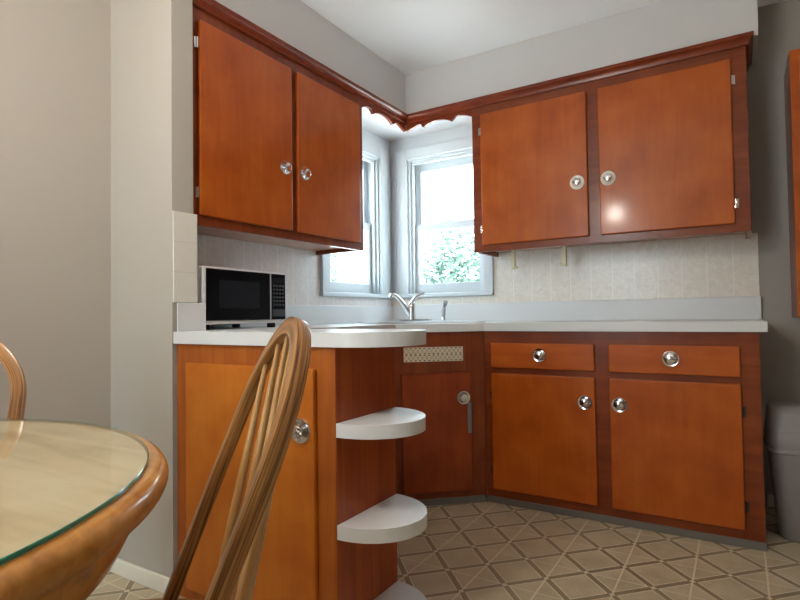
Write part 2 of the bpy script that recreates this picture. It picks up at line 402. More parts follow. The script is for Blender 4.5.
def add_hinge(parent, c, along, nrm, h=.042, w=.006, mat=None):
    """small butt hinge: two leaves and a barrel, flat on the frame"""
    a = Vector(along); n = Vector(nrm); c = Vector(c); b = nb()
    def blk(a0, a1, n0, n1, z0, z1):
        vs = []
        for z in (z0, z1):
            for (aa, nn) in ((a0, n0), (a1, n0), (a1, n1), (a0, n1)):
                vs.append(b.verts.new(c + a*aa + n*nn + Vector((0, 0, z))))
        for f in ((0,3,2,1),(4,5,6,7),(0,1,5,4),(1,2,6,5),(2,3,7,6),(3,0,4,7)): b.faces.new([vs[i] for i in f])
    blk(0, w*2, 0, .0025, -h/2, h/2)
    Mx = Matrix.Translation(c + n*.005)
    lathe(b, [(.0045, -h/2), (.0045, h/2)], 10, Mx)
    return obj('hinge', b, mat or M_chrome, parent, smooth=40)

# ------------------------------------------------------------------ right wall cabinet
FR = .02
rc = thing('wall_cabinet', 'wide two door wall cabinet right of the corner window with white knob plates', 'cabinet', (XL, 0, ZB), group=None)
b = nb()
box(b, XL, XL+.02, -UD+FR, -.006, ZB, ZT-G); box(b, XR-.02, XR, -UD+FR, -.006, ZB, ZT-G)
box(b, XL+.02, XR-.02, -UD+FR, -.006, ZT-.03, ZT-G)
box(b, XL+.02, XR-.02, -.016, -.006, ZB+.046, ZT-.03)
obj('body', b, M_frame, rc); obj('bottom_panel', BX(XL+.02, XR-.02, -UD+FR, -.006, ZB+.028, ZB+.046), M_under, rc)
b = nb()
for x0, x1 in ((XL, .848), (1.414, 1.496), (2.054, XR)): box(b, x0, x1, -UD, -UD+FR, ZB, ZT-G, bev=.0015)
for x0, x1 in ((.848, 1.414), (1.496, 2.054)):
    box(b, x0-.001, x1+.001, -UD, -UD+FR, ZB, 1.364); box(b, x0-.001, x1+.001, -UD, -UD+FR, 2.09, ZT-G)
obj('face_frame', b, M_frame_h, rc)
for x0, x1, kx, hx, s in ((.837, 1.426, 1.374, .837, -1), (1.484, 2.066, 1.527, 2.066, 1)):
    d = obj('door', BX(x0, x1, -UD-.018, -UD, 1.349, 2.102, bev=.005), M_door, rc)
    add_knob(d, (kx, -UD-.018, 1.632), (0, -1, 0), .037, 'cream')
    for z in (2.006, 1.441): add_hinge(d, (hx+s*.004, -UD, z), (s, 0, 0), (0, -1, 0))

# left wall cabinet
lc = thing('wall_cabinet', 'two door wall cabinet above the microwave on the left wall', 'cabinet', (0, Y1, ZB))
b = nb()
box(b, .006, UD-FR, Y1, Y1+.02, ZB, ZT-G); box(b, .006, UD-FR, Y2-.02, Y2, ZB, ZT-G)
box(b, .006, UD-FR, Y1+.02, Y2-.02, ZT-.03, ZT-G)
box(b, .006, .016, Y1+.02, Y2-.02, ZB+.046, ZT-.03)
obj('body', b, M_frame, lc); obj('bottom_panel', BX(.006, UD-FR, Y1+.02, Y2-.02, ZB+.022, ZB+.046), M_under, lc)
b = nb()
for y0, y1 in ((Y1, -1.866), (-1.388, -1.324), (-.858, Y2)): box(b, UD-FR, UD, y0, y1, ZB, ZT-G, bev=.0015)
for y0, y1 in ((-1.866, -1.388), (-1.324, -.858)):
    box(b, UD-FR, UD, y0-.001, y1+.001, ZB, 1.364); box(b, UD-FR, UD, y0-.001, y1+.001, 2.09, ZT-G)
obj('face_frame', b, M_frame, lc)
for y0, y1, ky, hy, s in ((-1.878, -1.375, -1.424, -1.878, -1), (-1.335, -.846, -1.295, -.846, 1)):
    d = obj('door', BX(UD, UD+.018, y0, y1, 1.349, 2.102, bev=.005), M_door, lc)
    add_knob(d, (UD+.018, ky, 1.629), (1, 0, 0), .034)
    for z in (2.012, 1.435): add_hinge(d, (UD, hy+s*.004, z), (0, s, 0), (1, 0, 0))

# tall cabinet at the right edge
tc = thing('wall_cabinet', 'tall narrow red brown cabinet at the right edge beyond the bin', 'cabinet', (2.285, 0, .92))
b = nb(); box(b, 2.285, 2.80, -.31, -.002, .92, 2.085); obj('body', b, M_crown, tc)
b = nb(); box(b, 2.285, 2.33, -.33, -.31, .92, 2.085, bev=.0015); box(b, 2.755, 2.80, -.33, -.31, .92, 2.085, bev=.0015)
box(b, 2.33, 2.755, -.33, -.31, .92, .965); box(b, 2.33, 2.755, -.33, -.31, 2.04, 2.085); obj('face_frame', b, M_door, tc)
d = obj('door', BX(2.318, 2.767, -.348, -.33, .953, 2.052, bev=.005), M_door, tc); add_knob(d, (2.72, -.348, 1.3), (0, -1, 0))

# ------------------------------------------------------------------ valance boards and crown
def valance(pts, mp, th, name, label):
    """pts: lower edge (along, z); top at ZT"""
    b = nb(); n = len(pts)
    rows = []
    for dpt in (0, th):
        rows.append(([b.verts.new(mp(a, dpt, z)) for a, z in pts], [b.verts.new(mp(a, dpt, ZT-G)) for a, z in pts]))
    (l0, u0), (l1, u1) = rows
    for i in range(n-1):
        b.faces.new((l0[i], l0[i+1], u0[i+1], u0[i])); b.faces.new((l1[i], u1[i], u1[i+1], l1[i+1]))
        b.faces.new((l0[i], l1[i], l1[i+1], l0[i+1])); b.faces.new((u0[i], u0[i+1], u1[i+1], u1[i]))
    b.faces.new((l0[0], u0[0], u1[0], l1[0])); b.faces.new((l0[-1], l1[-1], u1[-1], u0[-1]))
    return tag(obj(name, b, M_crown), label, 'valance', 'scalloped valance boards over the corner window')
def scal(a0, t1, t2, a1):
    """from the corner tip a0 to tips t1, t2 to the cabinet a1"""
    L = abs(a1-a0); sg = 1 if a1 > a0 else -1; o = []
    def p(d, z): o.append((a0+sg*d, z))
    d1, d2 = abs(t1-a0), abs(t2-a0)
    p(0, 2.103); p(.095, 2.132); p(.105, 2.131); p(d1, 2.104)
    for i in range(1, 12):
        t = i/12; p(d1+(d2-d1)*t, 2.105+.027*math.sin(PI*t)**.7)
    p(d2, 2.106); p(d2+.03, 2.130); p(d2+.05, 2.1305)
    for i in range(1, 7):
        t = i/6; p(d2+.05+(L-d2-.05)*t, 2.1305-.024*t**1.7)
    return o
valance(scal(UD, .454, .645, XL-.001), lambda a, d, z: (a, -UD+d, z), .018, 'valance_board', 'scalloped red brown valance board over the right corner window')
valance(scal(-UD-.001, -.482, -.684, Y2+.001), lambda a, d, z: (UD-d, a, z), .018, 'valance_board', 'scalloped red brown valance board over the left corner window')
prof = [(0, 2.150), (.012, 2.150), (.014, 2.157), (.011, 2.160), (.013, 2.166), (.020, 2.176), (.029, 2.181), (.029, 2.186), (.031, 2.188), (.031, 2.197), (0, 2.197)]
path = [(UD, YSB+.006, 1, 0), (UD, -UD, 1, -1), (XR, -UD, 1, -1), (XR, -.01, 1, 0)]
b = nb(); rings = []
for x, y, nx, ny in path:
    rings.append([b.verts.new((x+.0005*nx+d*nx, y+.0005*ny+d*ny, z)) for d, z in prof])
for A, B in zip(rings, rings[1:]):
    for i in range(len(prof)): b.faces.new((A[i], A[(i+1)%len(prof)], B[(i+1)%len(prof)], B[i]))
b.faces.new(rings[0][::-1]); b.faces.new(rings[-1])
cm = struct('trim_1', b, M_crown, 'red brown crown molding along the tops of the wall cabinets', 'crown molding')

# ------------------------------------------------------------------ base cabinet on the back wall
bc = thing('base_cabinet', 'base cabinet with two drawers above two doors under the right counter', 'cabinet', (BX1, 0, 0))
ZU = ZC-CT-.001
obj('body', BX(BX1+.001, BX2, -BD+FR, -.004, TOE, ZU), M_frame, bc)
b = nb()
for x0, x1 in ((BX1+.001, 1.003), (1.486, 1.573), (2.056, BX2)): box(b, x0, x1, -BD, -BD+FR, TOE, ZU, bev=.0015)
for x0, x1 in ((1.003, 1.486), (1.573, 2.056)):
    for z0, z1 in ((TOE, .086), (.645, .697), (.798, ZU)): box(b, x0-.001, x1+.001, -BD, -BD+FR, z0, z1)
obj('face_frame', b, M_frame_h, bc)
for x0, x1, kx in ((.9913, 1.498, 1.244), (1.561, 2.068, 1.815)):
    d = obj('drawer', BX(x0, x1, -BD-.018, -BD, .685, .810, bev=.005), M_drawer, bc); add_knob(d, (kx, -BD-.018, .753), (0, -1, 0), .035)
for x0, x1, kx, hx, s in ((.9913, 1.498, 1.453, .9913, -1), (1.561, 2.068, 1.603, 2.068, 1)):
    d = obj('door', BX(x0, x1, -BD-.018, -BD, .073, .6565, bev=.005), M_door, bc); add_knob(d, (kx, -BD-.018, .541), (0, -1, 0), .035)
    for z in (.545, .165): add_hinge(d, (hx+s*.004, -BD, z), (s, 0, 0), (0, -1, 0), mat=M_dbronze)
tk = obj('toe_strip', BX(BX1+.004, BX2+.002, -BD-.006, -BD+.03, .0, TOE, bev=.002), M_grey, bc); tk['label'] = 'grey vinyl strip along the floor'

# corner sink base cabinet on the diagonal
sk = thing('sink_cabinet', 'diagonal corner sink cabinet with a grille above its single door', 'cabinet', (.60, -.60, 0))
dv = Vector((BX1-SX, -BD-SY, 0)); Ld = dv.length; dv.normalize(); dn = Vector((dv.y, -dv.x, 0))   # dn faces the room
S0 = Vector((SX, SY, 0))
def dpt(t, d, z): return S0 + dv*(t*Ld) + dn*d + Vector((0, 0, z))
def dbox(b, t0, t1, d0, d1, z0, z1, bev=0.):
    n0 = len(b.verts); c = nb(); box(c, t0*Ld, t1*Ld, d0, d1, z0, z1, bev=bev)
    for v in c.verts: v.co = S0 + dv*v.co.x + dn*v.co.y + Vector((0, 0, v.co.z))
    me = bpy.data.meshes.new('tmp'); c.to_mesh(me); c.free(); b.from_mesh(me); bpy.data.meshes.remove(me)
    return b
b = nb()
inn = [(SX-.016, SY+.001), (.006, SY+.001), (.006, -.006), (BX1-.001, -.006), (BX1-.001, -BD+.016)]
for (x0, y0), (x1, y1) in zip(inn, inn[1:]):
    if x0 == x1: box(b, min(x0, x0+.01 if x0 < .1 else x0-.01), max(x0, x0+.01 if x0 < .1 else x0-.01), min(y0, y1), max(y0, y1), TOE, ZU)
    else: box(b, min(x0, x1), max(x0, x1), min(y0, y0+.01 if y0 < -.5 else y0-.01), max(y0, y0+.01 if y0 < -.5 else y0-.01), TOE, ZU)
prism(b, [(SX-.02, SY+.012), (.02, SY+.012), (.02, -.02), (BX1-.012, -.02), (BX1-.012, -BD+.02)], TOE, TOE+.016)
obj('body', b, M_inside, sk)
b = nb()
dbox(b, 0, .105, -FR, 0, TOE, ZU, .0015); dbox(b, .815, 1., -FR, 0, TOE, ZU, .0015); dbox(b, .757, .816, -FR, -.001, .721, .791); dbox(b, .104, .119, -FR, -.001, .721, .791)
for z0, z1 in ((TOE, .082), (.645, .722), (.790, ZU)): dbox(b, .104, .816, -FR, 0, z0, z1)
obj('face_frame', b, M_frame, sk)
d = obj('door', dbox(nb(), .083, .836, 0, .018, .067, .661, .004), M_sdoor, sk)
add_knob(d, dpt(.749, .018, .535), dn, .035)
ls = obj('latch_strip', dbox(nb(), .793, .834, .018, .0205, .355, .51, .001), M_plate, d); ls['label'] = 'dull grey strip below the knob'
b = nb(); dbox(b, .105, .77, -.028, -.018, .70, .81); obj('grille_backing', b, M_dark, sk)
b = nb(); g0, g1, gz0, gz1 = .119, .757, .722, .791; nc = 13
def dtube(p, q, r=.0016):
    tube(b, [dpt(p[0], .003, p[1]), dpt(q[0], .003, q[1])], r, 6)
cw = (g1-g0)/nc; ch = (gz1-gz0)/2
for i in range(nc+1): dtube((g0+i*cw, gz0), (g0+i*cw, gz1), .0020)
for j in range(3): dtube((g0, gz0+j*ch), (g1, gz0+j*ch), .0022)
for i in range(nc):
    for j in range(2):
        x0, x1, z0, z1 = g0+i*cw, g0+(i+1)*cw, gz0+j*ch, gz0+(j+1)*ch
        dtube((x0, z0), (x1, z1), .0030); dtube((x0, z1), (x1, z0), .0030)
        cx_, cz_ = (x0+x1)/2, (z0+z1)/2
        ring = [dpt(cx_+.30*cw*math.cos(k*PI/4), .003, cz_+.30*ch*math.sin(k*PI/4)) for k in range(9)]
        tube(b, ring, .002, 5)
gr = obj('vent_grille', b, M_vent, sk, smooth=50); gr['label'] = 'cream pierced metal grille'
b = nb(); dbox(b, .05, .98, -.03, .006, 0, TOE, .002); o = obj('toe_strip', b, M_grey, sk); o['label'] = 'grey vinyl strip along the floor'

# left leg base cabinet between sink cabinet and peninsula (mostly hidden)
hc = thing('base_cabinet', 'hidden base cabinet under the left counter behind the peninsula end', 'cabinet', (0, -1.3, 0))
obj('body', BX(.004, SX-FR, PYB+.002, SY-.001, TOE, ZU), M_frame, hc)
b = nb()
for y0, y1 in ((PYB+.002, PYB+.06), (SY-.06, SY-.001)): box(b, SX-FR, SX, y0, y1, TOE, ZU)
for z0, z1 in ((TOE, .086), (.645, .697), (.798, ZU)): box(b, SX-FR, SX, PYB+.059, SY-.059, z0, z1)
obj('face_frame', b, M_frame, hc)
d = obj('door', BX(SX, SX+.018, PYB+.05, SY-.05, .073, .6565, bev=.005), M_door, hc); add_knob(d, (SX+.018, PYB+.10, .541), (1, 0, 0), .031)
d = obj('drawer', BX(SX, SX+.018, PYB+.05, SY-.05, .685, .810, bev=.005), M_drawer, hc); add_knob(d, (SX+.018, (PYB+SY)/2, .753), (1, 0, 0), .031)
obj('toe_strip', BX(SX-.03, SX+.004, PYB+.002, SY-.01, 0, TOE, bev=.002), M_grey, hc)

# ------------------------------------------------------------------ peninsula cabinet with rounded end shelves
pc = thing('peninsula_cabinet', 'orange brown peninsula cabinet with three white half round end shelves', 'cabinet', (.75, PY, 0))
obj('body', BX(XS+.012, PX-.018, PY+FR, PYB-.002, .0, ZU), M_frame, pc)
b = nb()
for x0, x1 in ((XS+.012, .474), (1.018, PX-.001)): box(b, x0, x1, PY, PY+FR, 0, ZU, bev=.002)
box(b, .473, 1.019, PY, PY+FR, .79, ZU); box(b, .473, 1.019, PY, PY+FR, 0, .08)
obj('face_frame', b, M_endf, pc)
sp = obj('side_panel', BX(PX-.018, PX, PY+.003, PYB, 0, ZU, bev=.001), M_panel, pc); sp['label'] = 'red brown side panel'
d = obj('door', BX(.462, 1.030, PY-.018, PY, .045, .806, bev=.005), M_end, pc); add_knob(d, (.984, PY-.018, .627), (0, -1, 0), .037)
cyP, rP = (PY+PYB)/2, (PYB-PY)/2
for z in (.655, .3714, .090):
    pts = [(PX+.001, cyP-rP)] + [(PX+.004+.178*math.sin(PI*i/36), cyP-rP*math.cos(PI*i/36)) for i in range(37)] + [(PX+.001, cyP+rP)]
    b = nb(); prism(b, pts, z-.039, z)
    s = obj('shelf', b, M_lam, pc, smooth=40); s['label'] = 'white half round end shelf'

# ------------------------------------------------------------------ worktop: one continuous L with the rounded peninsula end
ct = thing('countertop', 'white laminate countertop running around the corner to the rounded peninsula end', 'countertop', (.6, -.6, ZC-CT))
yb, yf = -1.6838, -2.0263
out = [(.006, -.006), (.006, -1.9335), (XS+.008, -1.9335), (XS+.008, yf)]
ex, ry_ = 1.0975, (yb-yf)/2; yc_ = (yb+yf)/2
out += [(ex+.182*math.sin(PI*i/40), yc_-ry_*math.cos(PI*i/40)) for i in range(41)]
out += [(.62, yb), (.62, -.9386), (.957, -.6347), (2.163, -.6347), (2.163, -.006)]
def sd(d, s): return ((d+s)/math.sqrt(2), (-d+s)/math.sqrt(2))      # sink axes: d out from the corner, s along the diagonal
hole = [sd(.535, -.27), sd(.535, .27), sd(.945, .27), sd(.945, -.27)]
b = nb(); z0, z1 = ZC-CT, ZC
for z in (z0, z1):
    es = []
    for loop in (out, hole):
        vs = [b.verts.new((x, y, z)) for x, y in loop]
        es += [b.edges.new((vs[i], vs[(i+1) % len(vs)])) for i in range(len(vs))]
    bmesh.ops.triangle_fill(b, use_beauty=True, edges=es)
b.verts.ensure_lookup_table(); n0, n1 = len(out), len(hole); N = n0+n1
for st, n in ((0, n0), (n0, n1)):
    for i in range(n):
        a, c = st+i, st+(i+1) % n
        b.faces.new((b.verts[a], b.verts[c], b.verts[N+c], b.verts[N+a]))
obj('worktop', b, M_lam, ct, smooth=30)
b = nb(); box(b, .006, 2.163, -.025, -.006, ZC, 1.025, bev=.003); box(b, .006, .025, -1.9335, -.024, ZC, 1.02, bev=.003)
struct('trim_3', b, M_lam, 'white laminate backsplash strip behind the counter', 'backsplash')
struct('trim_4', BX(XS+.008, XS+.014, -2.013, -1.893, ZC, 1.0125, bev=.002), M_lam, 'short white laminate splash on the end of the short wall', 'backsplash')

# sink, faucet, sprayer
sn = thing('sink', 'steel corner sink set into the white counter below the windows', 'sink', (*sd(.66, 0), ZC))
def dbx(b, d0, d1, s0, s1, z0, z1, bev=0.):
    c = nb(); box(c, d0, d1, s0, s1, z0, z1, bev=bev)
    for v in c.verts: x, y = sd(v.co.x, v.co.y); v.co = (x, y, v.co.z)
    me = bpy.data.meshes.new('tmp'); c.to_mesh(me); c.free(); b.from_mesh(me); bpy.data.meshes.remove(me); return b
b = nb(); zr = ZC+.0005
dbx(b, .36, .532, -.30, .30, zr, zr+.007, .002); dbx(b, .942, .98, -.30, .30, zr, zr+.007, .002)
dbx(b, .53, .944, -.30, -.266, zr, zr+.007, .002); dbx(b, .53, .944, .266, .30, zr, zr+.007, .002)
obj('rim', b, M_steel, sn)
b = nb(); zb_ = ZC-.17
dbx(b, .54, .546, -.264, .264, zb_, zr+.004); dbx(b, .934, .94, -.264, .264, zb_, zr+.004)
dbx(b, .54, .94, -.264, -.258, zb_, zr+.004); dbx(b, .54, .94, .258, .264, zb_, zr+.004); dbx(b, .54, .94, -.264, .264, zb_, zb_+.006)
obj('basin', b, M_steel, sn)
b = nb(); x, y = sd(.74, 0); lathe(b, [(.0001, 0), (.04, 0), (.04, .003), (.028, .004), (.0001, .002)], 24, Matrix.Translation((x, y, zb_+.006)), caps=False); obj('drain', b, M_chrome, sn, smooth=40)
ZS = zr+.0075
fx, fy = .322, -.278
fa = thing('faucet', 'chrome single lever faucet on the corner sink', 'faucet', (fx, fy, ZS))
b = nb(); c = nb()
pts = [(.13*math.cos(2*PI*i/40), .028*math.sin(2*PI*i/40)) for i in range(40)]
r2 = 1/math.sqrt(2)
prism(b, [(fx+(u-v)*r2, fy+(u+v)*r2) for u, v in pts], ZS, ZS+.010)
obj('base_plate', b, M_chrome, fa, smooth=40)
b = nb(); lathe(b, [(.026, .010), (.025, .03), (.022, .07), (.022, .105), (.017, .118), (.0001, .122)], 24, Matrix.Translation((fx, fy, ZS)), caps=False); obj('body', b, M_chrome, fa, smooth=40)
b = nb(); tube(b, [(fx-.004, fy-.006, ZS+.03), (fx-.02, fy-.024, ZS+.07), (fx-.04, fy-.044, ZS+.115), (fx-.062, fy-.068, ZS+.150), (fx-.078, fy-.086, ZS+.166), (fx-.09, fy-.098, ZS+.163), (fx-.093, fy-.101, ZS+.15)], [.015, .0145, .0135, .0125, .0125, .0125, .0125], 14); obj('spout', b, M_chrome, fa, smooth=50)
b = nb(); tube(b, [(fx, fy, ZS+.112), (fx+.014, fy+.016, ZS+.145), (fx+.035, fy+.036, ZS+.165), (fx+.058, fy+.058, ZS+.176)], [.016, .011, .009, .010], 12); obj('lever', b, M_chrome, fa, smooth=50)
sx, sy = .470, -.130
sy_ = thing('sink_sprayer', 'small chrome and black side sprayer right of the faucet', 'sprayer', (sx, sy, ZS))
b = nb(); lathe(b, [(.022, 0), (.022, .004), (.014, .012), (.011, .022)], 20, Matrix.Translation((sx, sy, ZS))); obj('base', b, M_chrome, sy_, smooth=40)
b = nb(); tube(b, [(sx, sy, ZS+.02), (sx, sy, ZS+.055), (sx+.003, sy+.002, ZS+.085)], [.010, .014, .011], 14); obj('handle', b, M_trim, sy_, smooth=50)
b = nb(); tube(b, [(sx+.003, sy+.002, ZS+.084), (sx+.009, sy+.006, ZS+.105), (sx+.018, sy-.004, ZS+.118)], [.009, .013, .014], 14); obj('spray_head', b, M_plate, sy_, smooth=50)

# paper towel bracket below the right cabinet
pt = thing('paper_towel_holder', 'cream plastic paper towel holder with two arms under the right wall cabinet', 'holder', (1.115, -.2, ZB+.028))
obj('mounting_bar', BX(.955, 1.275, -.215, -.185, ZB+.014, ZB+.0275, bev=.002), M_bone, pt)
for x, s in ((.967, 1), (1.261, -1)):
    b = nb()
    pts = [(-.017, ZB+.014), (.017, ZB+.014), (.016, ZB-.03), (.012, ZB-.085), (.006, ZB-.10), (-.006, ZB-.10), (-.012, ZB-.085), (-.016, ZB-.03)]
    lo = [b.verts.new((x-.010, -.2+u, z)) for u, z in pts]; hi = [b.verts.new((x+.010, -.2+u, z)) for u, z in pts]
    b.faces.new(lo); b.faces.new(hi[::-1])
    for i in range(len(pts)): b.faces.new((lo[i], lo[(i+1)%len(pts)], hi[(i+1)%len(pts)], hi[i]))
    tube(b, [(x, -.2, ZB-.088), (x+s*.022, -.2, ZB-.088)], .009, 12)
    obj('arm', b, M_bone, pt)

# ------------------------------------------------------------------ microwave
mA = Vector((.362, -1.886, ZC)); ang = math.atan2(.482, -.037)
mw = thing('microwave', 'white microwave oven with a black glass front on the counter', 'microwave', mA, ang)
W, D, H0, H1 = .482, .30, .021, .243
obj('body', BX(0, W, .012, D, H0, H1, bev=.006), M_mw, mw, local=True)
b = nb(); box(b, 0, W, -.004, .012, H0, H1, bev=.004); obj('front_frame', b, M_mw, mw, local=True)
dr = obj('door', BX(.014, .367, -.012, -.004, H0+.014, H1-.008, bev=.003), M_mwg, mw, local=True); dr['label'] = 'black glass door'
obj('door_window', BX(.074, .298, -.0135, -.012, H0+.062, H1-.050, bev=.0006), M_mww, dr, local=True)
obj('divider_strip', BX(.368, .3745, -.0125, -.004, H0+.014, H1-.008, bev=.001), M_trim, mw, local=True)
cp = obj('control_panel', BX(.3755, .470, -.012, -.004, H0+.014, H1-.008, bev=.003), M_mwg, mw, local=True); cp['label'] = 'black control panel'
for r in range(6):
    for c in range(4):
        x = .386+c*.0195; z = H0+.075+r*.0165
        obj('button', BX(x, x+.014, -.0128, -.012, z, z+.008, bev=.0005), M_btn, cp, local=True)
obj('display', BX(.386, .4585, -.0128, -.012, H1-.045, H1-.025, bev=.0005), M_mww, cp, local=True)
b = nb(); box(b, .381, .465, -.0132, -.012, H0+.028, H0+.058, bev=.0005); db = obj('door_button', b, M_btn, cp, local=True)
for x in (.05, W-.05):
    for y in (.04, D-.05):
        b = nb(); lathe(b, [(.016, 0), (.018, .003), (.018, H0)], 16, Matrix.Translation((x, y, 0))); obj('foot', b, M_dark, mw, local=True)

# ------------------------------------------------------------------ waste bin
def rr_ring(bm, cx, cy, w, d, c, z, n=6):
    return [bm.verts.new((cx+u, cy+v, z)) for u, v in rrect(w, d, c, n)]
def loft(bm, rings, cap0=True, cap1=True):
    for A, B in zip(rings, rings[1:]):
        k = len(A)
        for i in range(k): bm.faces.new((A[i], A[(i+1)%k], B[(i+1)%k], B[i]))
    if cap0: bm.faces.new(rings[0][::-1])
    if cap1: bm.faces.new(rings[-1])
    return bm
wx, wy = 2.335, -.345
wb = thing('waste_bin', 'grey plastic swing top waste bin on the floor beside the base cabinet', 'bin', (wx, wy, 0))
b = nb(); loft(b, [rr_ring(b, wx, wy, w, d, c, z) for w, d, c, z in ((.140, .105, .05, 0), (.148, .112, .055, .008), (.176, .135, .06, .362))]); obj('body', b, M_bin, wb, smooth=45)
b = nb(); loft(b, [rr_ring(b, wx, wy, w, d, c, z) for w, d, c, z in ((.180, .139, .06, .362), (.187, .146, .06, .366), (.187, .146, .06, .382), (.180, .139, .058, .386), (.180, .139, .058, .402))]); obj('rim', b, M_binlid, wb, smooth=45)
b = nb(); loft(b, [rr_ring(b, wx, wy, w, d, c, z) for w, d, c, z in ((.184, .143, .058, .4025), (.184, .143, .058, .412), (.180, .132, .055, .46), (.174, .095, .05, .530), (.168, .07, .045, .545), (.15, .05, .04, .550))]); obj('lid', b, M_binlid, wb, smooth=45)
b = nb()
for i in range(2):
    pass
v = [Vector(p) for p in ((wx-.13, wy-.1335, .450), (wx+.13, wy-.1335, .450), (wx+.125, wy-.098, .522), (wx-.125, wy-.098, .522))]
nrm = (v[1]-v[0]).cross(v[3]-v[0]).normalized()
lo = [b.verts.new(p - nrm*.002) for p in v]; hi = [b.verts.new(p + nrm*.005) for p in v]
b.faces.new(lo[::-1]); b.faces.new(hi)
for i in range(4): b.faces.new((lo[i], lo[(i+1)%4], hi[(i+1)%4], hi[i]))
obj('swing_flap', b, M_binlid, wb)

# ------------------------------------------------------------------ round table with a glass sheet
tx, ty, tz = .976, -3.19, .7425
tb = thing('dining_table', 'round golden oak dining table with a pedestal and curved apron', 'table', (tx, ty, 0))
MT = Matrix.Translation((tx, ty, 0))
b = nb(); lathe(b, [(.0001, tz-.028), (.568, tz-.028), (.568, tz), (.0001, tz)], 96, MT, caps=False); obj('tabletop', b, M_oaktop, tb, smooth=30)
b = nb(); pr = [(.569, tz-.036), (.573, tz-.040)] + [(.578+.020*math.cos(a), tz-.020+.020*math.sin(a)) for a in [(-PI/2)+PI*i/12 for i in range(13)]] + [(.569, tz)]
lathe(b, pr+[pr[0]], 96, MT, caps=False); r_ = obj('rim', b, M_oakrim, tb, smooth=40); r_['label'] = 'glossy rounded oak rim'
b = nb(); lathe(b, [(.49, tz-.142), (.512, tz-.138), (.535, tz-.115), (.550, tz-.085), (.556, tz-.055), (.556, tz-.038), (.53, tz-.038), (.47, tz-.13), (.49, tz-.142)], 96, MT, caps=False); obj('apron', b, M_oakrim, tb, smooth=40)
b = nb(); lathe(b, [(.0001, .10), (.085, .10), (.105, .16), (.10, .24), (.075, .30), (.062, .36), (.085, .44), (.10, .52), (.10, .58), (.14, .60), (.14, tz-.1085), (.50, tz-.108), (.50, tz-.04), (.0001, tz-.04)], 40, MT, caps=False); obj('pedestal', b, M_oak, tb, smooth=35)
for k in range(4):
    a = math.radians(7.4+90*k); u = Vector((math.cos(a), math.sin(a), 0))
    pts = [Vector((tx, ty, 0))+u*r+Vector((0, 0, z)) for r, z in ((.06, .20), (.16, .185), (.26, .13), (.35, .055), (.40, .028))]
    b = nb(); sweep(b, pts, [rrect(.03, h, .012) for h in (.05, .045, .036, .03, .026)]); obj('foot', b, M_oak, tb, smooth=40)
gz = tz+.0005
b = nb(); R = .570
lathe(b, [(.0001, gz), (R-.001, gz), (R, gz+.001), (R, gz+.005), (R-.001, gz+.006), (.0001, gz+.006)], 128, MT, caps=False)
gt = obj('glass_tabletop', b, [M_tglass, M_tedge], smooth=30)
for p in gt.data.polygons:
    c = sum((Vector(gt.data.vertices[i].co) for i in p.vertices), Vector())/len(p.vertices)
    if math.hypot(c.x-tx, c.y-ty) > R-.004: p.material_index = 1
tag(gt, 'round clear glass sheet with green edge lying on the oak table', 'glass top')

